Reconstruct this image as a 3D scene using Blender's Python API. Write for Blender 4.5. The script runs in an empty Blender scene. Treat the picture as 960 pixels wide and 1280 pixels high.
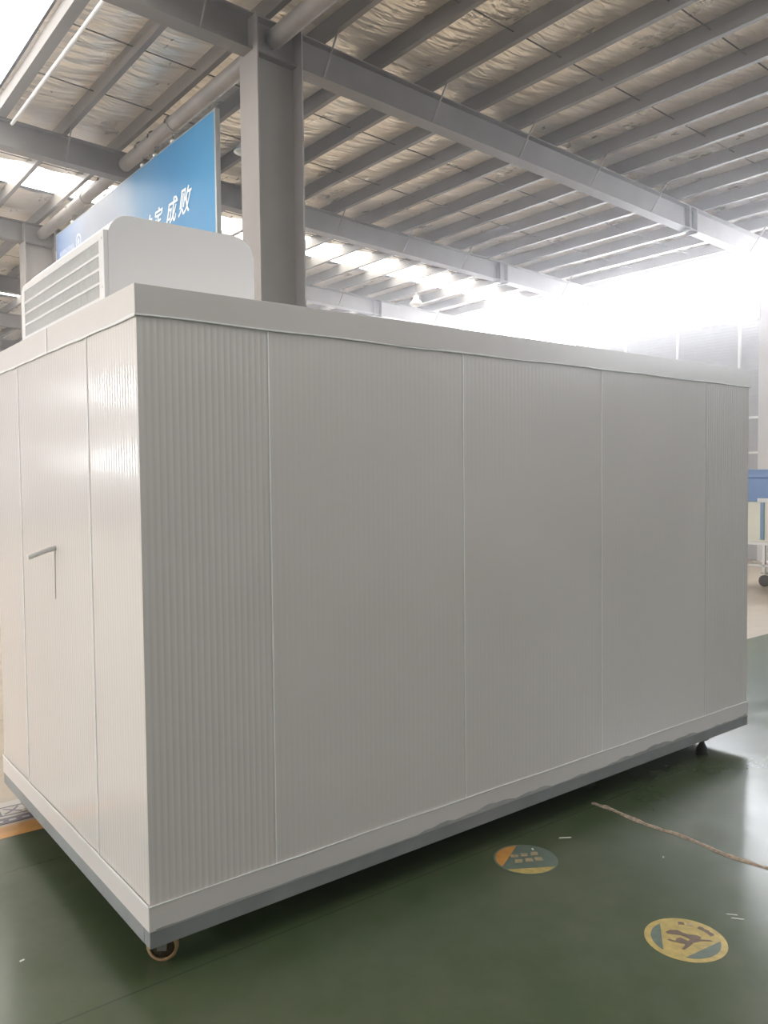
import bpy, bmesh, math, random
from mathutils import Vector, Matrix
random.seed(7)
sc = bpy.context.scene
COL = sc.collection
PI = math.pi

# ------------------------------------------------------------------ mesh collector
class MB:
    def __init__(s): s.v = []; s.f = []; s.sm = []; s.mi = []; s.cur = 0
    def add(s, vs, fs, smooth=False):
        o = len(s.v); s.v += [tuple(v) for v in vs]
        for f in fs: s.f.append(tuple(i + o for i in f)); s.sm.append(smooth); s.mi.append(s.cur)
        return s
    def box(s, x0, x1, y0, y1, z0, z1):
        return s.add([(x0,y0,z0),(x1,y0,z0),(x1,y1,z0),(x0,y1,z0),(x0,y0,z1),(x1,y0,z1),(x1,y1,z1),(x0,y1,z1)],
                     [(0,3,2,1),(4,5,6,7),(0,1,5,4),(1,2,6,5),(2,3,7,6),(3,0,4,7)])
    def hexa(s, pts): return s.add(pts, [(0,3,2,1),(4,5,6,7),(0,1,5,4),(1,2,6,5),(2,3,7,6),(3,0,4,7)])
    def tube(s, pts, r, n=12, caps=True, radii=None):
        pts = [Vector(p) for p in pts]; vs = []; fs = []; m = len(pts)
        for i, p in enumerate(pts):
            t = (pts[min(i+1,m-1)] - pts[max(i-1,0)]).normalized()
            a = Vector((0,0,1)) if abs(t.z) < .9 else Vector((1,0,0))
            u = t.cross(a).normalized(); w = t.cross(u)
            rr = radii[i] if radii else r
            for k in range(n):
                an = 2*PI*k/n; vs.append(p + u*math.cos(an)*rr + w*math.sin(an)*rr)
        for i in range(m-1):
            for k in range(n):
                a, b = i*n+k, i*n+(k+1)%n; fs.append((a, b, b+n, a+n))
        s.add(vs, fs, True)
        if caps:
            s.add(vs[:n], [tuple(range(n))[::-1]]); s.add(vs[-n:], [tuple(range(n))])
        return s
    def lathe(s, prof, c, axis='z', n=28):
        c = Vector(c); vs = []; fs = []
        for r, h in prof:
            for k in range(n):
                a = 2*PI*k/n; x, y = r*math.cos(a), r*math.sin(a)
                vs.append(c + Vector({'z':(x,y,h),'y':(x,h,y),'x':(h,x,y)}[axis]))
        for i in range(len(prof)-1):
            for k in range(n):
                a, b = i*n+k, i*n+(k+1)%n; fs.append((a,b,b+n,a+n))
        return s.add(vs, fs, True)
    def prism(s, poly, fn, d0, d1):
        """poly in 2D, fn(u,v,d)->xyz"""
        n = len(poly); vs = [fn(u,v,d0) for u,v in poly] + [fn(u,v,d1) for u,v in poly]
        fs = [tuple(range(n))[::-1], tuple(range(n,2*n))] + [(i,(i+1)%n,(i+1)%n+n,i+n) for i in range(n)]
        return s.add(vs, fs)
    def build(s, name, mats, parent=None, bevel=0, seg=2, ang=30, shift=None):
        me = bpy.data.meshes.new(name)
        vs = s.v
        if parent is not None:
            l = parent_world(parent); vs = [(v[0]-l[0], v[1]-l[1], v[2]-l[2]) for v in vs]
        me.from_pydata(vs, [], s.f); me.validate()
        if not isinstance(mats, (list, tuple)): mats = [mats]
        for m in mats: me.materials.append(m)
        if len(me.polygons) == len(s.f):
            me.polygons.foreach_set('use_smooth', s.sm); me.polygons.foreach_set('material_index', s.mi)
        bm = bmesh.new(); bm.from_mesh(me); bmesh.ops.recalc_face_normals(bm, faces=bm.faces); bm.to_mesh(me); bm.free()
        o = bpy.data.objects.new(name, me); COL.objects.link(o)
        if parent is not None: o.parent = parent
        if bevel:
            b = o.modifiers.new('b', 'BEVEL'); b.width = bevel; b.segments = seg; b.limit_method = 'ANGLE'; b.angle_limit = math.radians(ang)
            b.harden_normals = False
            for p in me.polygons: p.use_smooth = True
            w = o.modifiers.new('w', 'WEIGHTED_NORMAL'); w.keep_sharp = False
        return o
def parent_world(p):
    l = Vector((0,0,0))
    while p is not None: l += p.location; p = p.parent
    return l
def tag(o, label=None, cat=None, group=None, kind=None):
    if label: o['label'] = label
    if cat: o['category'] = cat
    if group: o['group'] = group
    if kind: o['kind'] = kind
    return o
def empty(name, loc, label, cat, group=None):
    o = bpy.data.objects.new(name, None); COL.objects.link(o); o.location = loc
    o.empty_display_size = .1
    return tag(o, label, cat, group)
def copy_tree(o, parent=None):
    c = o.copy(); COL.objects.link(c); c.parent = parent
    for ch in [x for x in bpy.data.objects if x.parent == o]: copy_tree(ch, c)
    return c

# ------------------------------------------------------------------ materials
def newmat(name):
    m = bpy.data.materials.new(name); m.use_nodes = True
    nt = m.node_tree; return m, nt, nt.nodes['Principled BSDF']
def P(b, **k):
    for n, v in k.items():
        key = {'col':'Base Color','rough':'Roughness','metal':'Metallic','spec':'Specular IOR Level','coat':'Coat Weight','coatr':'Coat Roughness'}[n]
        if n == 'col' and len(v) == 3: v = (*v, 1)
        b.inputs[key].default_value = v
def coords(nt, scale=(1,1,1)):
    tc = nt.nodes.new('ShaderNodeTexCoord'); mp = nt.nodes.new('ShaderNodeMapping'); mp.inputs['Scale'].default_value = scale
    nt.links.new(tc.outputs['Object'], mp.inputs['Vector']); return mp.outputs['Vector']
def noise(nt, vec, scale, detail=4, rough=.55):
    n = nt.nodes.new('ShaderNodeTexNoise'); n.inputs['Scale'].default_value = scale; n.inputs['Detail'].default_value = detail
    n.inputs['Roughness'].default_value = rough; nt.links.new(vec, n.inputs['Vector']); return n.outputs['Fac']
def ramp(nt, fac, stops):
    r = nt.nodes.new('ShaderNodeValToRGB'); e = r.color_ramp.elements
    for i, (p, c) in enumerate(stops):
        if i > 1: e.new(p)
        e[i].position = p; e[i].color = (*c, 1) if len(c) == 3 else c
    nt.links.new(fac, r.inputs['Fac']); return r.outputs['Color']
def math_(nt, op, a, b=None, clamp=False):
    n = nt.nodes.new('ShaderNodeMath'); n.operation = op; n.use_clamp = clamp
    for i, x in enumerate((a, b)):
        if x is None: continue
        if isinstance(x, (int, float)): n.inputs[i].default_value = x
        else: nt.links.new(x, n.inputs[i])
    return n.outputs[0]
def mix(nt, fac, a, b):
    n = nt.nodes.new('ShaderNodeMix'); n.data_type = 'RGBA'
    for s, x in ((0, fac), (6, a), (7, b)):
        if isinstance(x, (int, float)): n.inputs[s].default_value = x
        elif isinstance(x, tuple): n.inputs[s].default_value = (*x, 1) if len(x) == 3 else x
        else: nt.links.new(x, n.inputs[s])
    return n.outputs[2]
def bump(nt, b, h, strength=.3, dist=.01):
    n = nt.nodes.new('ShaderNodeBump'); n.inputs['Strength'].default_value = strength; n.inputs['Distance'].default_value = dist
    nt.links.new(h, n.inputs['Height']); nt.links.new(n.outputs['Normal'], b.inputs['Normal'])
def simple(name, col, rough=.5, metal=0, var=.12, vscale=3, spec=.5, coat=0):
    m, nt, b = newmat(name); P(b, rough=rough, metal=metal, spec=spec, coat=coat)
    f = noise(nt, coords(nt), vscale, 5)
    lo = tuple(c*(1-var) for c in col); hi = tuple(min(1, c*(1+var)) for c in col)
    nt.links.new(ramp(nt, f, [(.3, lo), (.7, hi)]), b.inputs['Base Color'])
    return m
def emit(name, col, s):
    m, nt, b = newmat(name); P(b, col=(.8,.8,.8), rough=.4)
    b.inputs['Emission Color'].default_value = (*col, 1); b.inputs['Emission Strength'].default_value = s
    return m

W_RIGHT, W_LEFT, SKY_STRIP, SKY_RIDGE, W_FRONT = 25.0, 18.5, 14.0, 4.6, .12
M = {}
M['panel'] = simple('white_panel_steel', (.73,.69,.66), .17, var=.03, vscale=1.2, coat=.25)
M['trim'] = simple('white_trim_steel', (.73,.69,.665), .28, var=.03, vscale=2)
M['seal'] = simple('white_sealant', (.9,.9,.89), .4, var=.02)
M['ac'] = simple('ac_white_enamel', (.88,.87,.87), .3, var=.01)
M['ac_dark'] = simple('ac_fin_grey', (.76,.77,.78), .45, var=.04)
M['frame'] = simple('grey_steel_frame', (.27,.28,.28), .5, var=.12, vscale=6)
M['steel'] = simple('grey_painted_steel', (.145,.13,.118), .5, var=.12, vscale=2.5)
M['purlin'] = simple('purlin_steel', (.15,.135,.12), .5, metal=.2, var=.1, vscale=2)
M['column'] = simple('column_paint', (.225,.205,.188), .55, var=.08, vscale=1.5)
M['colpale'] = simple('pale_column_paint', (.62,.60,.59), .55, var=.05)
M['pipe'] = simple('pipe_paint', (.21,.19,.172), .5, var=.15, vscale=4)
M['rod'] = simple('dark_rod', (.10,.09,.08), .5, metal=.5)
M['whitep'] = simple('white_paint', (.78,.78,.77), .4, var=.04)
M['alu'] = simple('aluminium', (.42,.42,.40), .45, metal=.6)
M['rubber'] = simple('dark_rubber', (.06,.055,.05), .6)
M['pu'] = simple('brown_wheel_tread', (.42,.27,.14), .4, var=.1, vscale=30)
M['hub'] = simple('dark_hub', (.07,.055,.03), .5, var=.4, vscale=40)
M['caster'] = simple('caster_zinc', (.30,.29,.27), .4, metal=.6)
M['wallp'] = simple('grey_wall_cladding', (.40,.40,.41), .55, var=.06, vscale=1.5)
M['cream'] = simple('cream_sheet', (.70,.69,.58), .45, var=.04)
M['blue'] = simple('blue_plastic', (.11,.22,.45), .4, var=.1)
M['bluestripe'] = simple('blue_stripe', (.16,.27,.42), .45, var=.05)
M['white_ink'] = simple('white_lettering', (.86,.88,.9), .5, var=.01)
M['yellow'] = simple('yellow_floor_paint', (.50,.38,.13), .4, var=.25, vscale=25)
M['orange'] = simple('orange_floor_paint', (.55,.27,.07), .4, var=.2, vscale=12)
M['teal'] = simple('greyed_teal_print', (.13,.17,.14), .35, var=.15, vscale=25)
M['brownink'] = simple('dark_brown_print', (.15,.10,.07), .4, var=.3, vscale=30)
M['peach'] = simple('faded_peach_print', (.42,.32,.19), .4, var=.3, vscale=40)
M['purple'] = simple('grey_violet_print', (.17,.15,.18), .4, var=.1)
M['paperw'] = simple('pale_floor_label', (.55,.51,.46), .4, var=.06, vscale=10)
M['rubble'] = simple('broken_mortar', (.42,.33,.25), .9, var=.5, vscale=60)
M['chip'] = simple('white_scrap', (.8,.8,.76), .5)
M['lampw'] = simple('lamp_dome', (.80,.78,.72), .35, var=.02)
M['win_right'] = emit('daylight_window_right', (.91,.94,1.0), W_RIGHT)
M['win_left'] = emit('daylight_window_left', (.98,.985,1.0), W_LEFT)
M['win_front'] = emit('daylight_window_front', (1.0,.97,.93), W_FRONT)
M['sky_strip'] = emit('skylight_strip_sheet', (1.0,.98,.93), SKY_STRIP)
M['sky_ridge'] = emit('skylight_ridge_sheet', (1.0,.99,.97), SKY_RIDGE)

# foil insulation
m, nt, b = newmat('foil_insulation'); M['foil'] = m
v = coords(nt, (2.2, .9, 1)); v2 = coords(nt, (1.2, 7.0, 1)); v3 = coords(nt, (5, 16, 1))
c = ramp(nt, noise(nt, v, .9, 5), [(.3, (.80,.71,.60)), (.55, (.86,.80,.71)), (.75, (.90,.87,.82))])
nt.links.new(c, b.inputs['Base Color']); P(b, metal=.62, rough=.3)
nt.links.new(ramp(nt, noise(nt, v, 1.6, 3), [(.35, (.27,)*3), (.7, (.40,)*3)]), b.inputs['Roughness'])
def ridged(vec, sc_):
    return math_(nt, 'ABSOLUTE', math_(nt, 'SUBTRACT', noise(nt, vec, sc_, 3), .5))
def rotc(scale, ang):
    tc = nt.nodes.new('ShaderNodeTexCoord'); a = nt.nodes.new('ShaderNodeMapping'); a.inputs['Rotation'].default_value = (0, 0, ang)
    b_ = nt.nodes.new('ShaderNodeMapping'); b_.inputs['Scale'].default_value = scale
    nt.links.new(tc.outputs['Object'], a.inputs['Vector']); nt.links.new(a.outputs['Vector'], b_.inputs['Vector']); return b_.outputs['Vector']
h = math_(nt, 'ADD', math_(nt, 'MULTIPLY', noise(nt, rotc((1.1, 7.5, 1), .16), 1.0, 2), 1.0), math_(nt, 'MULTIPLY', noise(nt, rotc((2.5, 20, 1), -.2), 1.0, 1), .30))
h = math_(nt, 'ADD', h, math_(nt, 'MULTIPLY', ridged(rotc((.8, 2.6, 1), .3), 1.0), 1.2))
bump(nt, b, h, .85, .085)

# board artwork: blue with a pale cloudy centre running to slate blue
m, nt, b = newmat('board_artwork'); M['board'] = m
tc = nt.nodes.new('ShaderNodeTexCoord'); sp = nt.nodes.new('ShaderNodeSeparateXYZ'); nt.links.new(tc.outputs['Object'], sp.inputs[0])
nz = noise(nt, coords(nt, (1,1,1)), 1.1, 4)
# local y 0..6.3 (near end to far end), z 0..1.95
t = math_(nt, 'ADD', math_(nt, 'DIVIDE', sp.outputs['Y'], 6.3), math_(nt, 'MULTIPLY', math_(nt, 'SUBTRACT', nz, .5), .16))
t = math_(nt, 'ADD', t, math_(nt, 'MULTIPLY', math_(nt, 'SUBTRACT', 1.0, sp.outputs['Z']), .06))
c = ramp(nt, t, [(.0, (.040,.235,.45)), (.18, (.032,.19,.39)), (.34, (.09,.23,.39)), (.50, (.32,.36,.43)), (.66, (.38,.40,.45)), (.82, (.22,.27,.37)), (.97, (.10,.17,.34))])
nt.links.new(c, b.inputs['Base Color']); P(b, rough=.5, spec=.35)

# floor: green epoxy in front of the orange line, bare beige concrete beyond it
m, nt, b = newmat('hall_floor'); M['floor'] = m
vec = coords(nt); tc = nt.nodes.new('ShaderNodeTexCoord'); sp = nt.nodes.new('ShaderNodeSeparateXYZ'); nt.links.new(tc.outputs['Object'], sp.inputs[0])
X, Y = sp.outputs['X'], sp.outputs['Y']
n1 = noise(nt, vec, .9, 6, .6); n2 = noise(nt, vec, 4.5, 6, .65); n3 = noise(nt, coords(nt, (1,2.5,1)), 14, 3)
g = ramp(nt, n1, [(.3, (.050,.076,.034)), (.52, (.066,.092,.045)), (.75, (.100,.118,.068))])
g = mix(nt, math_(nt, 'MULTIPLY', math_(nt, 'SUBTRACT', n2, .38, True), 1.0, True), g, (.115,.125,.085))
be = ramp(nt, n2, [(.3, (.36,.29,.21)), (.7, (.50,.42,.32))])
zone = math_(nt, 'GREATER_THAN', Y, 1.66)
cc = mix(nt, zone, g, be)
def line(coord, at, w):
    return math_(nt, 'LESS_THAN', math_(nt, 'ABSOLUTE', math_(nt, 'SUBTRACT', coord, at)), w)
for co, at, w in ((Y, -.004, .004), (Y, 1.15, .003), (X, -1.6, .004), (X, 6.4, .005), (Y, -1.75, .003), (Y, 3.6, .006), (X, 10.2, .006), (Y, 5.6, .006)):
    cc = mix(nt, math_(nt, 'MULTIPLY', line(co, at, w), .55), cc, (.03,.035,.025))
nt.links.new(cc, b.inputs['Base Color'])
rr = math_(nt, 'ADD', math_(nt, 'MULTIPLY', n2, .20), .12); rr = math_(nt, 'ADD', rr, math_(nt, 'MULTIPLY', zone, .12))
nt.links.new(rr, b.inputs['Roughness']); P(b, spec=.5)
bump(nt, b, math_(nt, 'ADD', n1, math_(nt, 'MULTIPLY', n3, .12)), .10, .01)

# ------------------------------------------------------------------ hall geometry
def roofz(x):
    return 6.71 - .048*(x-4) if x >= .8 else 6.71 - .048*(.8-4) - .048*(.8-x)
XR, XL, YB, YF = 14.6, -13.0, 31.0, -9.0
R_Y = [5.18, 9.5, 13.8, 18.1, 22.4, 26.7]
PX = [2.72, 3.50, 4.20, 5.0, 5.80, 6.59, 7.36, 8.12, 8.88, 9.64, 10.4, 11.16, 11.92, 12.68, 13.44, 14.2]
PD = .205

MB().box(XL-.2, XR+.2, YF-.2, YB+.2, -.2, 0).build('floor', M['floor'])
tag(bpy.data.objects['floor'], 'glossy green painted hall floor running into beige concrete', kind='structure')

# ceiling: foil blanket that sags a little between purlins, open where the skylights are
mb = MB()
strips = [(11.35, 12.5), (20.0, 21.1)]
def foil(x0, x1, y0, y1, nx, ny):
    vs = []; fs = []
    for j in range(ny+1):
        for i in range(nx+1):
            x = x0+(x1-x0)*i/nx; y = y0+(y1-y0)*j/ny; z = roofz(x)
            edge = min(min(abs(x-p) for p in PX)/.38, 1)
            z -= .035*edge*edge*(3-2*edge) + .008*math.sin(y*2.3+x)*edge
            vs.append((x,y,z))
    for j in range(ny):
        for i in range(nx):
            a = j*(nx+1)+i; fs.append((a, a+nx+1, a+nx+2, a+1))
    mb.add(vs, fs, True)
segs = [(YF, 11.35), (12.5, 20.0), (21.1, YB)]
for y0, y1 in segs: foil(1.78, XR, y0, y1, 170, int((y1-y0)*4))
for y0, y1 in strips: mb.box(14.2, XR, y0, y1, roofz(14.3)-.0, roofz(14.3)+.01)
mb.add([(-.2,YF,roofz(-.2)),(.8,YF,roofz(.8)),(.8,-4,roofz(.8)),(-.2,-4,roofz(-.2)),(1.78,YF,roofz(1.78)),(1.78,-4,roofz(1.78))], [(0,1,2,3),(1,4,5,2)])
mb.add([(XL,YF,roofz(XL)),(-.2,YF,roofz(-.2)),(-.2,YB,roofz(-.2)),(XL,YB,roofz(XL))], [(0,1,2,3)])
tag(mb.build('ceiling', M['foil']), 'crinkled silver foil insulation lining the underside of the roof', kind='structure')
n_win = [0]
def window(mbx, mat, label, bars=None):
    n_win[0] += 1
    o = mbx.build('window_%d' % n_win[0], mat); tag(o, label, kind='structure')
    if bars: tag(bars.build('window_frame', M['whitep'], o))
    return o
for y0, y1 in strips:
    q = MB()
    for a, c_ in zip([1.78]+PX, PX): q.hexa([(a,y0,roofz(a)+.03),(c_,y0,roofz(c_)+.03),(c_,y1,roofz(c_)+.03),(a,y1,roofz(a)+.03),(a,y0,roofz(a)+.04),(c_,y0,roofz(c_)+.04),(c_,y1,roofz(c_)+.04),(a,y1,roofz(a)+.04)])
    window(q, M['sky_strip'], 'translucent daylight strip in the roof running down the slope')
YR = -4.0
q = MB()
q.hexa([(.8,YR,roofz(.8)+.03),(1.78,YR,roofz(1.78)+.03),(1.78,YB,roofz(1.78)+.03),(.8,YB,roofz(.8)+.03)]+[(.8,YR,roofz(.8)+.05),(1.78,YR,roofz(1.78)+.05),(1.78,YB,roofz(1.78)+.05),(.8,YB,roofz(.8)+.05)])
q.hexa([(-.2,YR,roofz(-.2)+.03),(.8,YR,roofz(.8)+.03),(.8,YB,roofz(.8)+.03),(-.2,YB,roofz(-.2)+.03)]+[(-.2,YR,roofz(-.2)+.05),(.8,YR,roofz(.8)+.05),(.8,YB,roofz(.8)+.05),(-.2,YB,roofz(-.2)+.05)])
window(q, M['sky_ridge'], 'white translucent skylight along the roof ridge')

# right wall (far eave wall) with daylight band
WZ0, WZ1 = 4.70, 5.90
mb = MB(); n = 0
z = 1.0
mb.box(XR, XR+.2, YF, YB, 0, 1.0)
while z < WZ0-.01:                                   # horizontal ribbed cladding
    z1 = min(z+.06, WZ0); mb.box(XR+.02, XR+.2, YF, YB, z, z1-.012); mb.box(XR+.035, XR+.2, YF, YB, z1-.012, z1); z = z1
mb.box(XR, XR+.2, YF, YB, WZ1, 6.3)
tag(mb.build('wall_right', M['wallp']), 'grey ribbed wall below a long band of bright windows', kind='structure')
ys = [YF, -3.4, .9] + R_Y + [YB]
for a, c_ in zip(ys, ys[1:]):
    q = MB(); q.box(XR+.08, XR+.12, a, c_, WZ0, WZ1)
    fr = MB()
    k = a+1.43
    while k < c_-.5: fr.box(XR+.05, XR+.08, k-.02, k+.02, WZ0, WZ1); k += 1.43
    fr.box(XR+.03, XR+.08, a, c_, WZ0, WZ0+.03); fr.box(XR+.03, XR+.08, a, c_, WZ1-.03, WZ1)
    window(q, M['win_right'], 'overexposed daylight window band high on the right wall', fr)
tr = MB()
for y in (2.6, 3.9, 5.89, 7.25, 8.55, 10.9, 12.2): tr.box(XR-.03, XR+.02, y-.022, y+.022, 1.0, WZ0)
for z in (2.10, 2.79, 3.6): tr.box(XR-.02, XR+.02, YF, 5.85 if z < 3 else 2, z-.022, z+.022)
tag(tr.build('trim_1', M['whitep']), 'thin white rails crossing the grey right wall', kind='structure')

# left wall with daylight bands, back and front walls
mb = MB(); mb.box(XL-.2, XL, YF, YB, 0, 2.1); mb.box(XL-.2, XL, YF, YB, 2.9, 4.8); mb.box(XL-.2, XL, YF, YB, 5.6, 6.4)
tag(mb.build('wall_left', M['wallp']), kind='structure')
mb = MB(); mb.box(XL-.2, XL, YF, -2, 2.1, 2.9); mb.box(XL-.2, XL, YF, -2, 4.8, 5.6); tag(mb.build('wall_left', M['wallp']), kind='structure')
q = MB(); q.box(XL-.12, XL-.08, -2, YB, 4.8, 5.6)
window(q, M['win_left'], 'high daylight band on the left wall')
q = MB(); q.box(XL-.12, XL-.08, -2, YB, 2.1, 2.9)
window(q, M['win_left'], 'low daylight band on the left wall')
tag(MB().box(XL, XR, YB, YB+.2, 0, 7).build('wall_back', M['wallp']), kind='structure')
mb = MB(); mb.box(XL, XR, YF-.2, YF, 0, 3.6); mb.box(XL, XR, YF-.2, YF, 5.2, 7)
tag(mb.build('wall_front', M['wallp']), kind='structure')
q = MB(); q.box(XL, XR, YF-.12, YF-.08, 3.6, 5.2)
window(q, M['win_front'], 'daylight band high on the wall behind the viewer')

# ------------------------------------------------------------------ steelwork
def rafter(y, label, x0=.8, x1=14.5):
    r = empty('roof_rafter', (x0, y, 6.1), label, 'steel beam', 'rafters carrying the roof')
    zb = lambda x: 6.165 - .048*(x-3.2) if x >= .8 else 0
    zt = lambda x: roofz(x) - PD
    q = MB()
    def seg(a, c_, ya, yb, za0, za1, zc0, zc1):
        q.hexa([(a,ya,za0),(c_,ya,zc0),(c_,yb,zc0),(a,yb,za0),(a,ya,za1),(c_,ya,zc1),(c_,yb,zc1),(a,yb,za1)])
    seg(x0, x1, y-.006, y+.006, zb(x0)+.014, zt(x0)-.014, zb(x1)+.014, zt(x1)-.014)
    q.build('web', M['steel'], r)
    for nm, f, d in (('flange', zb, 0), ('flange', zt, -.014)):
        q = MB(); seg(x0, x1, y-.1, y+.1, f(x0)+d, f(x0)+d+.014, f(x1)+d, f(x1)+d+.014); q.build(nm, M['steel'], r)
    for xs in (11.5, 11.72):
        q = MB(); q.box(xs-.008, xs+.008, y-.1, y+.1, zb(xs)-.03, zt(xs)-.02); q.build('stiffener', M['steel'], r)
    for xp in (2.72, 4.2, 5.8, 7.36, 8.88, 10.4, 13.44):       # fly braces from rafter foot up to a purlin
        q = MB(); q.tube([(xp+.0, y-.09, zb(xp)+.01), (xp+.0, y-.42, zt(xp)+.06)], .011, 8)
        q.build('fly_brace', M['steel'], r)
    return r
names = ['nearest steel roof rafter passing behind the front column top', 'second steel rafter, under the bright roof strip and above the board',
         'third steel rafter seen low beyond the bright roof strip', 'fourth steel rafter far back over the container roof', 'fifth steel rafter at the far back of the hall',
         'last steel rafter deep in the hall']
for y, nm in zip(R_Y, names): rafter(y, nm)

# purlins: C sections on top of the rafters, one object each
def purlin(x):
    z1 = roofz(x) - .002; z0 = z1 - PD + .012
    q = MB(); t = .006; w = .07
    poly = [(0,z0),(w,z0),(w,z0+.02),(w-t,z0+.02),(w-t,z0+t),(t,z0+t),(t,z1-t),(w-t,z1-t),(w-t,z1-.02),(w,z1-.02),(w,z1),(0,z1)]
    q.prism(poly, lambda u, v, d: (x+u-.035, d, v), YF, YB)
    q.add([(x-.035,YF,z0)],[])
    return q
for x in PX[:-1] + [14.2]:
    o = purlin(x).build('roof_purlin', M['purlin'])
    tag(o, 'long grey steel purlin lying across the rafters under the foil roof', 'roof purlin', 'purlins under the foil roof')
# sag rods between purlins
for k, y in enumerate([2.3, 3.7, 6.75, 8.1, 10.95, 15.2, 16.7]):
    for a, c_ in zip([1.915]+PX[:-1], PX):
        q = MB(); q.tube([(a+.03, y, roofz(a)-.09), (c_-.030, y, roofz(c_)-.09)], .008, 6)
        tag(q.build('sag_rod', M['rod']), 'thin dark tie rod joining two neighbouring roof purlins', 'tie rod', 'tie rods between the purlins')
# edge beam + pale conduit beside the ridge skylight
q = MB(); q.box(1.82, 1.95, YF, YB, roofz(1.9)-.2, roofz(1.9)-.004)
tag(q.build('eaves_beam', M['purlin']), 'grey steel edge beam bordering the ridge skylight', 'roof beam')
q = MB(); q.tube([(1.99, -4, 6.50), (1.99, 9.3, 6.50)], .022, 10)
tag(q.build('conduit_pipe', M['whitep']), 'thin pale conduit clipped below the roof beside the ridge skylight', 'conduit')

def column(x, y, label, dx=.28, dy=.19, mat='column', top=None, inner=True):
    c = empty('steel_column', (x, y, 0), label, 'steel column')
    top = top or roofz(x) - PD - .02
    t = .018
    a = MB().box(x-dx, x-dx+t, y-dy, y+dy, .02, top); a.build('flange', M[mat], c, .002)
    a = MB().box(x+dx-t, x+dx, y-dy, y+dy, .02, top); a.build('flange', M[mat], c, .002)
    a = MB().box(x-dx+t, x+dx-t, y-.007, y+.007, .02, top); a.build('web', M[mat], c)
    a = MB().box(x-dx-.06, x+dx+.06, y-dy-.06, y+dy+.06, 0, .02); a.build('base_plate', M[mat], c)
    return c
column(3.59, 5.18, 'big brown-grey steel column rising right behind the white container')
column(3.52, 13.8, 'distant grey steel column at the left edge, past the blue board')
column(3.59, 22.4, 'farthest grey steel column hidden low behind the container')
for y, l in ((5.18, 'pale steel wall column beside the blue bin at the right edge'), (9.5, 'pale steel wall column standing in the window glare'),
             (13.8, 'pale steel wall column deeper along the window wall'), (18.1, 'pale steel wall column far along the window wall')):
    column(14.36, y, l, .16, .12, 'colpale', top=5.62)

# tie pipes along the column row
def tie(y0, y1, label, clamps=()):
    p = empty('tie_pipe', (3.59, y0, 6.36), label, 'steel pipe', 'pipes tying the column row')
    MB().tube([(3.59, y0+.05, 6.36), (3.59, y1-.05, 6.36)], .098, 24).build('tube', M['pipe'], p)
    for y in (y0+.03, y1-.03):
        MB().box(3.585, 3.595, y-.03, y+.12 if y < (y0+y1)/2 else y+.03, 6.27, 6.45).build('end_plate', M['steel'], p)
    for y in clamps:
        MB().lathe([(.098,-.02),(.108,-.02),(.108,.02),(.098,.02)], (3.59, y, 6.36), 'y').build('clamp', M['pipe'], p)
tie(5.19, 9.49, 'round grey tie pipe running from the front column over the blue board', (7.7,))
tie(9.51, 13.79, 'round grey tie pipe reaching the left edge column', (11.2,))
tie(.9, 5.17, 'round grey tie pipe coming off the front column toward the viewer')

# ------------------------------------------------------------------ hanging blue board
B0, B1, BZ0, BZ1 = 6.47, 12.77, 4.2, 6.12
bd = empty('hanging_board', (3.59, B0, BZ0), 'large blue slogan board with white brush lettering hanging beyond the container', 'sign board')
MB().box(3.565, 3.615, B0+.02, B1-.02, BZ0+.02, BZ1-.02).build('board_panel', M['board'], bd)
q = MB(); q.box(3.56, 3.62, B0-.015, B0+.02, BZ0, BZ1); q.box(3.56, 3.62, B1-.02, B1, BZ0, BZ1)
q.box(3.562, 3.618, B0+.02, B1-.02, BZ1-.02, BZ1-.004); q.box(3.562, 3.618, B0+.02, B1-.02, BZ0, BZ0+.02)
q.build('edge_frame', M['alu'], bd)
def text_mesh(s, size, extr=.002, shear=0, bold=0):
    cu = bpy.data.curves.new('t', 'FONT'); cu.body = s; cu.size = size; cu.extrude = extr; cu.offset = bold; cu.shear = shear; cu.align_x = 'CENTER'
    o = bpy.data.objects.new('t', cu); COL.objects.link(o)
    dg = bpy.context.evaluated_depsgraph_get(); me = bpy.data.meshes.new_from_object(o.evaluated_get(dg))
    bpy.data.objects.remove(o); bpy.data.curves.remove(cu)
    return me
def put_text(s, size, mat, origin, ux, uy, name='lettering', parent=None, shear=0, offs=.0, extr=.002, bold=0):
    me = text_mesh(s, size, extr, shear, bold)
    ux = Vector(ux).normalized(); uy = Vector(uy).normalized(); uz = ux.cross(uy)
    o0 = Vector(origin) - (parent_world(parent) if parent else Vector((0,0,0)))
    for v in me.vertices:
        c = v.co.copy(); v.co = o0 + ux*c.x + uy*c.y + uz*(c.z+offs)
    me.materials.clear(); me.materials.append(mat)
    for p in me.polygons: p.material_index = 0
    o = bpy.data.objects.new(name, me); COL.objects.link(o)
    if parent: o.parent = parent
    return o
for ch, y, z, s in (('决', 8.62, 5.07, .36), ('定', 8.24, 5.15, .29), ('成', 7.79, 5.12, .34), ('败', 7.38, 5.13, .36)):
    put_text(ch, s, M['white_ink'], (3.561, y, z), (0,-1,0), (0,.0,1), 'character', bd, shear=.35, extr=.0015, bold=.0028)
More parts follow.
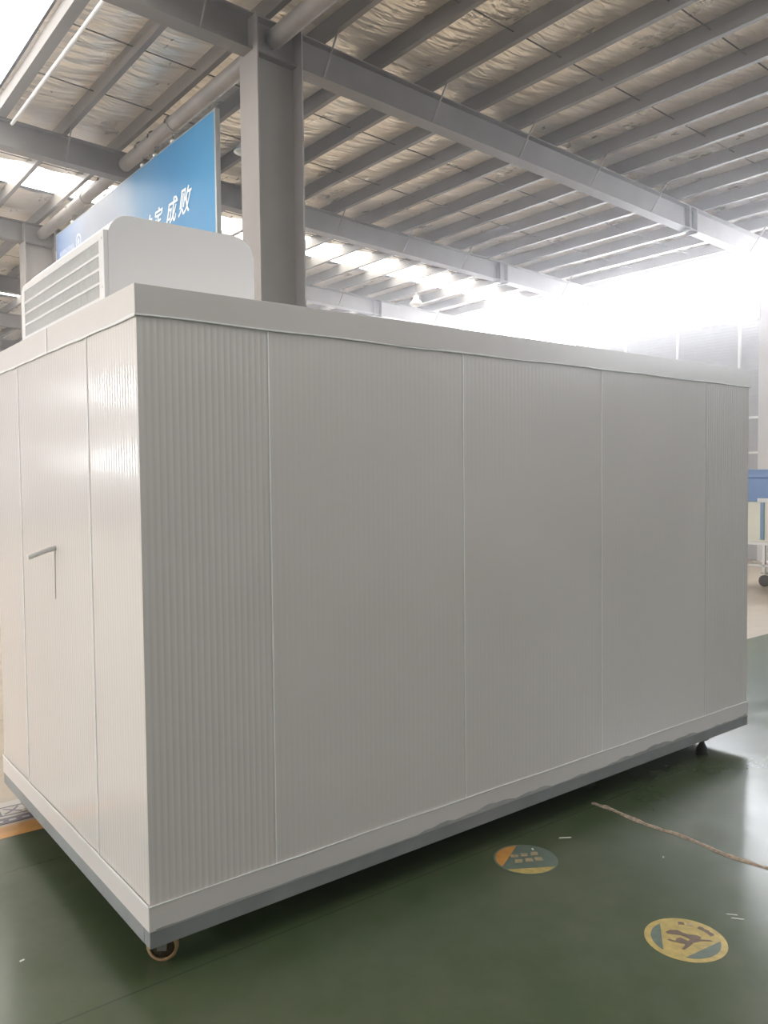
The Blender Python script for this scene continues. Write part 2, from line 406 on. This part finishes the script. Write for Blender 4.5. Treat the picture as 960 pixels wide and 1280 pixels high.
# small far-end logo: a ring badge and a row of tiny letters
q = MB()
q.lathe([(.10,-.001),(.13,-.001),(.13,.003),(.10,.003),(.10,-.001)], (3.562, 11.55, 5.72), 'x'); q.lathe([(.0,0),(.055,0)], (3.5605, 11.55, 5.72), 'x')
M['dim_ink'] = simple('pale_blue_lettering', (.50,.55,.66), .5, var=.01)
q.build('badge', M['dim_ink'], bd)
q = MB()
for i in range(8):
    y = 11.80 + i*.10
    q.box(3.5605, 3.563, y, y+.018, 5.66, 5.76); q.box(3.5605, 3.563, y+.05, y+.068, 5.66, 5.76); q.box(3.5605, 3.563, y+.018, y+.05, 5.66+.04*(i%3), 5.68+.04*(i%3))
q.build('small_lettering', M['dim_ink'], bd)
hl = ['dark wire hook holding the near part of the blue board', 'second dark wire hook along the blue board top', 'third dark wire hook, near the roof rafter over the blue board', 'fourth dark wire hook over the pale part of the board', 'dark wire hook at the far end of the blue board']
for y, l in zip((7.72, 8.3, 8.75, 10.3, 11.9), hl):
    h_ = empty('wire_hook', (3.59, y, BZ1), l, 'hook')
    pts = [(3.59, y, BZ1+.016), (3.59, y+.01, BZ1+.06)] + [(3.59 + .112*math.sin(a), y+.02, 6.36 - .112*math.cos(a)) for a in [i*PI/8 for i in range(0, 13)]]
    MB().tube(pts, .010, 8).build('wire', M['rod'], h_)
    MB().box(3.555, 3.625, y-.03, y+.03, BZ1+.0005, BZ1+.035).build('clip', M['whitep'], h_, .004)

# ------------------------------------------------------------------ lamps
def lamp(x, y, z, r, label):
    l = empty('pendant_lamp', (x, y, z), label, 'lamp', 'bell lamps under the roof')
    MB().lathe([(0,.62*r),(.28*r,.6*r),(.36*r,.5*r),(.36*r,.1*r),(.5*r,0),(.85*r,-.42*r),(1*r,-.62*r),(.97*r,-.64*r),(.8*r,-.42*r),(.4*r,-.02*r),(0,.02*r)][::1], (x,y,z)).build('lamp_shade', M['lampw'], l)
    MB().lathe([(0,.9*r),(.2*r,.9*r),(.22*r,.6*r),(0,.6*r)], (x,y,z)).build('lamp_cap', M['steel'], l)
    MB().tube([(x,y,z+.9*r),(x,y,roofz(x)-.05)], .006, 6).build('cord', M['rod'], l)
    MB().lathe([(0,-.5*r),(.2*r,-.45*r),(.26*r,-.3*r),(.15*r,-.05*r),(0,-.02*r)], (x,y,z)).build('bulb', M['whitep'], l)
lamp(11.4, 12.0, 5.80, .16, 'small bell lamp hanging in front of the bright roof strip')
lamp(4.40, 7.25, 6.14, .16, 'white bell lamp half hidden behind the front column')

# ------------------------------------------------------------------ the white container
L, D, Z0, Z1 = 3.874, 1.942, .12, 2.32
cb = empty('insulated_container', (L/2, D/2, 0), 'large white ribbed panel container standing on small casters', 'container')
zf, zt0, zt1 = Z0+.058, Z0+.145, Z1-.10     # frame top, lower trim top, upper trim bottom
def ribbed(u0, u1, fn, z0, z1, back, pitch=.0245, dep=.0011):
    """vertical fine ribs between u0 and u1; fn(u, out, z)"""
    n = max(2, round((u1-u0)/pitch)); p = (u1-u0)/n; us = []
    for i in range(n):
        a = u0+i*p; us += [(a, 0), (a+p*.50, 0), (a+p*.62, -dep*.6), (a+p*.75, -dep), (a+p*.88, -dep*.6)]
    us.append((u1, 0)); q = MB(); vs = []
    for u, d in us: vs += [fn(u, d, z0), fn(u, d, z1)]
    fs = [(2*i, 2*i+2, 2*i+3, 2*i+1) for i in range(len(us)-1)]
    q.add(vs, fs, True)
    a, b_ = u0, u1
    q.add([fn(a,0,z0),fn(b_,0,z0),fn(b_,back,z0),fn(a,back,z0),fn(a,0,z1),fn(b_,0,z1),fn(b_,back,z1),fn(a,back,z1)], [(0,3,2,1),(4,5,6,7),(1,2,6,5),(2,3,7,6),(3,0,4,7)])
    return q
front = lambda u, d, z: (u, .004-d, z)
leftf = lambda u, d, z: (.004-d, u, z)
S = [.004, .489, 1.453, 2.416, 3.389, L-.004]
for a, c_ in zip(S, S[1:]):
    flat = .0008 if a < .2 else .0013 if a > 3.3 else .00022
    ribbed(a+.0015, c_-.0015, front, zf, Z1-.01, -.05, dep=flat).build('wall_panel', M['panel'], cb)
T = [.003, .498, 1.466, D-.004]
for a, c_ in zip(T, T[1:]):
    ribbed(a+.0015, c_-.0015, leftf, zf, Z1-.01, -.05, dep=.0004).build('wall_panel', M['panel'], cb)
MB().box(L-.05, L, .056, D-.004, zf, Z1-.01).build('wall_panel', M['panel'], cb)
MB().box(.056, L-.056, D-.05, D-.002, zf, Z1-.01).build('wall_panel', M['panel'], cb)
MB().box(.05, L-.05, .05, D-.05, Z1-.06, Z1-.004).build('roof_panel', M['panel'], cb)
MB().box(.05, L-.05, .05, D-.05, zf-.04, zf+.02).build('floor_panel', M['frame'], cb)
# corner posts (thin flat angles)
# upper and lower trims wrap the corners
def band(z0, z1, t, name, mat, gap=False):
    q = MB(); q.box(-t, L+t, -t, 0.0035, z0, z1); q.build(name, mat, cb, .0015)
    if gap:
        q = MB(); q.box(-t, .0035, .0036, .968, z0, z1); q.build(name, mat, cb, .0015)
        q = MB(); q.box(-t-.001, .0035, .972, D+t, z0-.004, z1); q.build(name, mat, cb, .0015)
    else:
        q = MB(); q.box(-t, .0035, .0036, D+t, z0, z1); q.build(name, mat, cb, .0015)
    q = MB(); q.box(L-.0035, L+t, .0036, D+t, z0, z1); q.build(name, mat, cb, .0015)
    q = MB(); q.box(.0036, L-.0036, D-.0035, D+t, z0, z1); q.build(name, mat, cb, .0015)
band(zt1, Z1, .0025, 'top_trim', M['trim'], True)
band(zf, zt0, .0025, 'bottom_trim', M['trim'])
q = MB()      # top flange of upper trim
q.box(-.002, L+.002, -.002, .07, Z1-.0035, Z1-.001); q.box(-.002, .07, .07, D, Z1-.0035, Z1-.001); q.box(L-.07, L+.002, .07, D, Z1-.0035, Z1-.001); q.box(.07, L-.07, D-.07, D, Z1-.0035, Z1-.001)
q.build('roof_edge', M['trim'], cb)
# seam beads
def bead(fn, r=.0016):
    pts = [fn(i/30) for i in range(31)]
    q = MB().tube(pts, r, 10, radii=[r*random.uniform(.8, 1.25) for _ in pts])
    ax = 0 if abs(pts[0][1]-pts[-1][1]) > 1 or (pts[0][0] < .01 and pts[-1][0] < .01) else 1      # press the bead flat against its face
    c0 = pts[0][ax]; q.v = [tuple((c0+(c-c0)*(.2 if ax == 0 else .4) if k == ax else c) for k, c in enumerate(v)) for v in q.v]
    q.build('sealant_bead', M['seal'], cb)
for s in S[1:-1]:
    r = .0032 if s < 3.2 else .0012
    bead(lambda t_: (s, .003, zt0+(zt1-zt0)*t_), r)
for s in T[1:-1]: MB().box(.0022, .0041, s-.0045, s+.0045, zt0+.001, zt1-.001).build('sealant_bead', M['seal'], cb)
wob = lambda t_: .0025*math.sin(t_*37)+.002*math.sin(t_*11+1)
bead(lambda t_: (-.002+(L+.004)*t_, -.003, zt1-.0015+wob(t_)*.7), .0034)
bead(lambda t_: (-.002+(L+.004)*t_, -.003, zt0+.001+wob(t_+.3)*.5), .0030)
bead(lambda t_: (-.003, .0+(D)*t_, zt1-.002+wob(t_+.7)*.5), .0045)
bead(lambda t_: (-.003, .0+(D)*t_, zt0+wob(t_+.1)*.6), .0045)
MB().prism([(.966,zt1-.006),(.976,zt1-.006),(.972,zt1+.03),(.976,zt1+.06),(.973,Z1-.002),(.963,Z1-.002),(.967,zt1+.06),(.963,zt1+.03)], lambda u,v,d: (d,u,v), -.0052, -.0026).build('sealant_bead', M['seal'], cb)
# grey chassis frame
for nm, bx in (('long', (0, L, -.001, .05)), ('long', (0, L, D-.05, D)), ('short', (-.001, .05, .05, D-.05)), ('short', (L-.05, L, .05, D-.05))):
    MB().box(bx[0], bx[1], bx[2], bx[3], Z0, zf-.0005).build('base_rail', M['frame'], cb, .002)
for x in (.97, 1.94, 2.9): MB().box(x-.03, x+.03, .05, D-.05, Z0+.005, zf-.04).build('cross_member', M['frame'], cb)
# worn lower edge: scuffed paint patches where the trim meets the frame
q = MB(); vs = []; N = 90
for i in range(N+1):
    x = .02 + (L-.04)*i/N
    h_ = .004 + .016*max(0, .5+.5*math.sin(i*.21)+.35*math.sin(i*.83+2)+.25*math.sin(i*2.1)) * (1 if x > 1.2 else .2)
    vs += [(x, -.0031, zf-.001), (x, -.0031, zf+h_)]
q.add(vs, [(2*i, 2*i+2, 2*i+3, 2*i+1) for i in range(N)])
M['scuff'] = simple('scuffed_grey_paint', (.42,.42,.41), .5, var=.15, vscale=14)
tag(q.build('scuffed_edge', M['scuff'], cb), 'ragged grey worn paint')
# drain pipe stub on the left face with its drip line
MB().tube([(.004,.95,1.405),(-.03,.95,1.398),(-.105,.952,1.372)], .0105, 12).build('drain_pipe', M['whitep'], cb)
MB().tube([(.004,.955,1.39),(.0028,.958,1.28),(.003,.962,1.19)], .0016, 6, radii=[.003,.002,.0012]).build('drip_mark', simple('drip_grey', (.45,.43,.42), .5), cb)
# casters
def caster(cx, cy, ang):
    c = bpy.data.objects.new('caster', None); COL.objects.link(c); c.parent = cb
    c.location = (cx - L/2, cy - D/2, 0); c.rotation_euler = (0, 0, ang)
    def part(q, name, mat, bevel=0):
        o = q.build(name, mat, None, bevel); o.parent = c; return o
    wr = .055
    q = MB(); q.lathe([(wr*.80,-.013),(wr*.96,-.013),(wr,-.009),(wr,.009),(wr*.96,.013),(wr*.80,.013),(wr*.80,-.013)], (0,0,wr), 'y', 40); part(q, 'tread', M['pu'])
    q = MB(); q.lathe([(0,-.009),(wr*.3,-.012),(wr*.35,-.007),(wr*.8,-.006),(wr*.8,.006),(wr*.35,.007),(wr*.3,.012),(0,.009)], (0,0,wr), 'y', 32); part(q, 'wheel_hub', M['hub'])
    q = MB()
    for s in (-1, 1):
        q.prism([(-.016,wr-.012),(.016,wr-.012),(.022,.112),(-.022,.112)], lambda u,v,d: (u, d, v), s*.018-.0015, s*.018+.0015)
    q.box(-.026,.026,-.02,.02,.111,.1145); q.tube([(0,-.022,wr),(0,.022,wr)], .006, 10)
    part(q, 'fork', M['caster'])
    part(MB().box(-.038,.038,-.032,.032,.1155,.1195), 'top_plate', M['caster'])
    part(MB().lathe([(.018,.113),(.026,.1135),(.026,.1155),(.018,.1155)], (0,0,0)), 'swivel_race', M['caster'])
    return c
caster(.090, .112, math.radians(-36)); caster(.10, D-.09, .6)
def foot(cx, cy):
    f_ = MB().lathe([(0,0),(.034,0),(.036,.006),(.034,.022),(.024,.045),(.017,.058),(.017,.066)], (cx, cy, 0)).build('levelling_foot', M['rubber'], cb)
    q = MB(); q.lathe([(0,.064),(.011,.064),(.011,.082),(0,.082)], (cx, cy, 0)); q.box(cx-.03, cx+.03, cy-.03, cy+.03, .080, .1195); q.build('foot_block', M['rubber'], f_, .003)
foot(3.50, .085); foot(3.50, D-.085)

# ------------------------------------------------------------------ rooftop refrigeration unit
ac = empty('air_conditioner', (.335, .9, Z1), 'white rooftop cooling unit with louvred front grille on the container corner', 'cooling unit')
ax0, ax1, ay0, ay1, az0, az1 = .03, .632, .35, 1.452, Z1, 2.645
def rprof(x0, x1, z0, z1, r, n=8):
    p = [(x0, z0), (x1, z0)]
    for i in range(n+1):
        a = PI/2*i/n; p.append((x1-r+r*math.cos(a), z1-r+r*math.sin(a)))
    for i in range(n+1):
        a = PI/2+PI/2*i/n; p.append((x0+r+r*math.cos(a), z1-r+r*math.sin(a)))
    return p
q = MB(); secs = [(ay0, 0)] + [(ay1-.06+.06*math.sin(PI/2*i/8), .06*(1-math.cos(PI/2*i/8))) for i in range(8)] + [(ay1, .06)]
for k_, (yy, dz) in enumerate(secs):
    pr = rprof(ax0+.012, ax1, az0, az1-dz, .085, 12); n_ = len(pr)
    o_ = len(q.v); q.v += [(u, yy, v) for u, v in pr]
    if k_:
        for i in range(n_): q.f.append((o_-n_+i, o_-n_+(i+1) % n_, o_+(i+1) % n_, o_+i)); q.sm.append(True); q.mi.append(0)
for o_ in (0, len(q.v)-n_): q.f.append(tuple(range(o_, o_+n_))); q.sm.append(False); q.mi.append(0)
body = q.build('housing', M['ac'], ac, .003, 2, 50)
# front bezel: rounded plate proud of the housing with an opening
gy0, gy1, gz0, gz1 = ay0+.055, ay1-.055, az0+.030, az0+.232
def bezel():
    q = MB(); x0, x1 = ax0-.004, ax0+.014
    r = .05; y0, y1, z0, z1 = ay0+.002, ay1-.002, az0+.004, az1-.062
    q.box(x0, x1, y0, gy0, z0, z1); q.box(x0, x1, gy0, gy1, z0, gz0); q.box(x0, x1, gy0, gy1, gz1, z1)
    q.prism([(gy1, z0), (y1, z0)] + [(y1-r+r*math.cos(PI/2*i/8), z1-r+r*math.sin(PI/2*i/8)) for i in range(9)] + [(gy1, z1)], lambda u,v,d: (d,u,v), x0, x1)
    return q
bezel().build('grille_frame', M['ac'], ac, .003)
MB().box(ax0+.0055, ax0+.0115, gy0, gy1, gz0, gz1).build('back_fin_sheet', M['ac_dark'], ac)
q = MB()
k = gy0+.008
while k < gy1: q.box(ax0+.0, ax0+.0052, k-.0022, k+.0022, gz0, gz1); k += .0165
q.build('louvre_slats', M['ac'], ac)
for i in range(1, 4):
    z = gz0 + (gz1-gz0)*i/4
    MB().box(ax0-.003, ax0+.005, gy0, gy1, z-.0045, z+.0045).build('grille_bar', M['ac'], ac)
for y, z in ((ay0+.02, az1-.09), (ay0+.02, az0+.06), (ay1-.02, az1-.09), (ay1-.02, az0+.06)):
    MB().lathe([(0,-.002),(.004,-.002),(.005,0)], (ax0-.004, y, z), 'x', 12).build('screw', M['ac_dark'], ac)

# ------------------------------------------------------------------ floor markings
def disc_pts(n=64, r=1.0): return [(r*math.cos(2*PI*i/n), r*math.sin(2*PI*i/n)) for i in range(n)]
def flat_poly(pts, c, z0, z1, rot=0):
    ca, sa = math.cos(rot), math.sin(rot)
    return [(c[0]+x*ca-y*sa, c[1]+x*sa+y*ca) for x, y in pts]
def sticker_part(pts, c, z, mat, name, parent, rot):
    q = MB(); q.prism(flat_poly(pts, c, 0, 0, rot), lambda u,v,d: (u,v,d), z-.0004, z); q.build(name, mat, parent)
def segment(a0, a1, r, n=16): return [(r*math.cos(a0+(a1-a0)*i/n), r*math.sin(a0+(a1-a0)*i/n)) for i in range(n+1)]
# image-right on the floor is (.79,-.62), image-up is (.62,.79)
ROT = math.atan2(-.616, .788)
R_ = .143
def sticker_good(c):
    s = empty('floor_sticker', (*c, 0), 'clear round yellow floor sticker with dark figure, lower right on the green floor', 'floor sticker')
    sticker_part(disc_pts(64, R_), c, .0010, M['yellow'], 'ring', s, ROT)
    A = math.radians
    for a0, a1 in ((A(118), A(212)), (A(250), A(352))):
        sticker_part(segment(a0, a1, R_*.84), c, .0016, M['teal'], 'grey_green_field', s, ROT)
    fig = [(-.055,.050),(-.035,.062),(-.008,.060),(.004,.044),(.020,.030),(.050,.026),(.062,.010),(.052,-.002),(.088,-.008),(.092,-.016),(.050,-.014),(.020,-.024),(.000,-.044),(-.028,-.066),(-.036,-.060),(-.020,-.044),(-.012,-.030),(-.030,-.024),(-.058,-.010),(-.066,-.002),(-.058,.004),(-.040,-.008),(-.030,.006),(-.014,.010),(-.004,-.002),(.006,-.010),(.016,-.004),(.008,.012),(-.008,.026),(-.030,.032),(-.052,.038)]
    sticker_part(fig, c, .0018, M['brownink'], 'dark_figure', s, ROT)
    for i, a in enumerate((78, 62, 40, 28, 16)):
        a = A(a); r = R_*.76; cx, cy = r*math.cos(a), r*math.sin(a); w, h_ = .011, .010
        t_ = a - PI/2; pts = [(cx+x*math.cos(t_)-y*math.sin(t_), cy+x*math.sin(t_)+y*math.cos(t_)) for x, y in ((-w,-h_),(w,-h_),(w,h_*.6),(w*.2,h_),(-w,h_*.7))]
        sticker_part(pts, c, .0018, M['brownink'] if i != 1 else M['peach'], 'rim_character', s, ROT)
sticker_good((1.618, -.968))
def sticker_worn(c):
    s = empty('floor_sticker', (*c, 0), 'worn round floor sticker with orange crescents close to the container shadow', 'floor sticker')
    A = math.radians
    sticker_part(disc_pts(64, R_*.98), c, .0010, M['teal'], 'faded_disc', s, ROT)
    sticker_part(segment(A(98), A(212), R_*.92), c, .0016, M['orange'], 'orange_segment', s, ROT)
    sticker_part(segment(A(225), A(328), R_*.95), c, .0016, M['yellow'], 'orange_segment', s, ROT)
    for i in range(3):
        for j in range(2):
            x, y = -.045+.045*i+.012*j, .028-.05*j+.010*i
            pts = [(x+random.uniform(-.003,.003)+dx, y+random.uniform(-.003,.003)+dy) for dx, dy in ((-.016,-.018),(.016,-.014),(.018,.016),(-.014,.018))]
            sticker_part(pts, c, .0018, M['peach'], 'faded_character', s, ROT)
sticker_worn((1.640, -.178))
# orange boundary line and lettered strip
q = MB(); q.box(-3.5, 3.0, 1.52, 1.66, .0002, .0012); tag(q.build('trim_2', M['orange']), 'orange painted boundary line on the floor', kind='structure')
fs_ = empty('floor_label', (-.45, 1.85, 0), 'pale lettered floor strip beyond the orange line at the left edge', 'floor label')
MB().box(-1.3, .16, 1.745, 1.985, .0002, .0012).build('label_sheet', M['paperw'], fs_)
MB().box(-1.3, .16, 1.69, 1.765, .0003, .0018).build('violet_band', M['purple'], fs_)
put_text('工区', .15, M['purple'], (-.07, 1.80, .0016), (1,-.05,0), (.05,1,0), 'lettering', fs_, extr=.0003)
for i in range(16):
    x = -.9+i*.062; MB().box(x, x+.034, 1.715, 1.735, .0018, .0022).build('small_mark', M['paperw'], fs_)
# broken joint
q = MB(); N = 70; vs = []
for i in range(N+1):
    y = .02 - 2.4*i/N; w = .012+.010*random.random(); xo = .010*math.sin(i*.5)+random.uniform(-.004,.004)
    x = 2.365 + xo
    vs += [(x-w, y, .0005), (x-w*.4, y, .004+random.random()*.004), (x+w*.5, y, .003+random.random()*.004), (x+w, y, .0005)]
q.add(vs, [(4*i+k, 4*i+k+1, 4*i+k+5, 4*i+k+4) for i in range(N) for k in range(3)])
tag(q.build('trim_3', M['rubble']), 'crumbling tan joint filler across the green floor', kind='structure')
# scraps
def scrap(x, y, a, l, w, label):
    q = MB(); ca, sa = math.cos(a), math.sin(a)
    q.prism([(x+u*ca-v_*sa, y+u*sa+v_*ca) for u, v_ in ((-l,-w),(l,-w*.6),(l*.9,w),(-l*.8,w*.8))], lambda u,v_,d: (u,v_,d), .0002, .0022)
    tag(q.build('paper_scrap', M['chip']), label, 'scrap')
scrap(1.905, -.985, -.9, .022, .0022, 'upper of two thin white slivers right of the yellow sticker')
scrap(1.895, -1.015, -.95, .024, .0024, 'lower of two thin white slivers right of the yellow sticker')
scrap(1.735, -.135, .9, .010, .005, 'pale chip lying on the worn round sticker edge')
scrap(-.30, .42, .2, .009, .005, 'white speck on green floor left of the container')
scrap(1.94, -.15, -.6, .030, .004, 'pale smear between the worn sticker and the broken joint')
scrap(2.12, -.55, .4, .006, .004, 'tiny white crumb beside the broken joint')

# ------------------------------------------------------------------ cart with bins at the right edge
ct = empty('trolley', (11.2, 3.0, 0), 'white steel trolley on swivel casters at the right edge', 'trolley')
CX0, CX1, CY0, CY1 = 10.92, 11.55, 2.1, 3.85
q = MB()
for z in (.66,):
    q.box(CX0, CX1, CY0, CY0+.04, z-.04, z); q.box(CX0, CX1, CY1-.04, CY1, z-.04, z); q.box(CX0, CX0+.04, CY0+.04, CY1-.04, z-.04, z); q.box(CX1-.04, CX1, CY0+.04, CY1-.04, z-.04, z); q.box(CX0+.04, CX1-.04, CY0+.04, CY1-.04, z-.015, z-.005)
q.build('deck', M['whitep'], ct)
q = MB()
q.box(CX0, CX0+.03, CY0, CY1, .30, .325); q.box(CX1-.03, CX1, CY0, CY1, .30, .325); q.build('lower_rail', M['whitep'], ct)
for x, y in ((CX0+.02, 3.50), (CX0+.02, CY0+.1), (CX1-.02, 3.50), (CX1-.02, CY0+.1)):
    MB().box(x-.02, x+.02, y-.02, y+.02, .20, .62).build('leg', M['whitep'], ct)
    k = MB(); k.tube([(x-.0, y-.03, .085), (x, y-.03, .20)], .012, 8); k.box(x-.035, x+.035, y-.05, y+.03, .195, .21); kc = k.build('caster_fork', M['caster'], ct)
    MB().lathe([(0,-.02),(.05,-.02),(.085,-.016),(.085,.016),(.05,.02),(0,.02)], (x, y-.01, .0855), 'x', 28).build('wheel', M['rubber'], ct)
cr = empty('cream_cabinet', (11.2, 3.0, .66), 'cream cabinet with a blue upright stripe standing on the trolley', 'cabinet')
MB().box(CX0+.02, CX1-.02, CY0+.02, CY1-.04, .661, 1.26).build('body', M['cream'], cr, .006)
MB().box(CX0+.008, CX0+.021, 3.50, 3.56, .70, 1.255).build('stripe', M['bluestripe'], cr)
MB().box(CX0-.0, CX0+.021, 2.2, 3.42, .70, 1.24).build('door', M['cream'], cr, .004)
MB().box(CX0-.02, CX0+.0, 3.36, 3.39, .9, 1.0).build('handle', M['rubber'], cr, .004)
MB().box(CX0-.005, CX0+.02, 3.40, 3.60, 1.262, 1.32).build('white_tag', M['whitep'], cr, .002)
bb = empty('blue_crate', (11.2, 3.0, 1.26), 'dark blue plastic crate resting on top of the cream cabinet', 'crate')
MB().box(CX0+.06, CX1-.06, CY0+.1, CY1-.06, 1.262, 1.62).build('crate_body', M['blue'], bb, .01)
MB().box(CX0+.03, CX1-.03, CY0+.06, CY1-.02, 1.62, 1.75).build('lid', M['blue'], bb, .012)
MB().box(CX0+.05, CX0+.062, 3.2, 3.45, 1.40, 1.50).build('grip', M['bluestripe'], bb, .003)

# ------------------------------------------------------------------ world, camera
w = bpy.data.worlds.new('world'); sc.world = w; w.use_nodes = True
bg = w.node_tree.nodes['Background']; bg.inputs[0].default_value = (.8,.88,1,1); bg.inputs[1].default_value = 1.0
hv = w.node_tree.nodes.new('ShaderNodeVolumeScatter'); hv.inputs['Color'].default_value = (.96,.95,.98,1)      # thin haze added to imitate lens glow around the bright windows
hv.inputs['Density'].default_value = .0108; hv.inputs['Anisotropy'].default_value = .87
w.node_tree.links.new(hv.outputs[0], w.node_tree.nodes['World Output'].inputs['Volume'])
cam_d = bpy.data.cameras.new('camera'); cam = bpy.data.objects.new('camera', cam_d); COL.objects.link(cam); sc.camera = cam
yw, pt, rl, f = .907262490, -.0417584661, -.0107427846, 1020.98801
cy, sy, cp, sp2, cr_, sr = math.cos(yw), math.sin(yw), math.cos(pt), math.sin(pt), math.cos(rl), math.sin(rl)
fwd = Vector((cp*cy, cp*sy, sp2)); right = Vector((sy, -cy, 0)); up = right.cross(fwd)
r2 = right*cr_ + up*sr; u2 = -right*sr + up*cr_
mt = Matrix((r2, u2, -fwd)).transposed().to_4x4(); mt.translation = Vector((-1.01138596, -2.58415476, 1.68353323)); cam.matrix_world = mt
cam_d.sensor_fit = 'VERTICAL'; cam_d.sensor_height = 36; cam_d.lens = 36*f/1280; cam_d.clip_start = .05; cam_d.clip_end = 200
sc.view_settings.view_transform = 'Standard'; sc.view_settings.look = 'None'; sc.view_settings.gamma = 1; sc.view_settings.use_curve_mapping = False
sc.view_settings.exposure = 0.0
sc.cycles.use_denoising = True; sc.cycles.max_bounces = 8; sc.cycles.diffuse_bounces = 4; sc.cycles.sample_clamp_indirect = 8
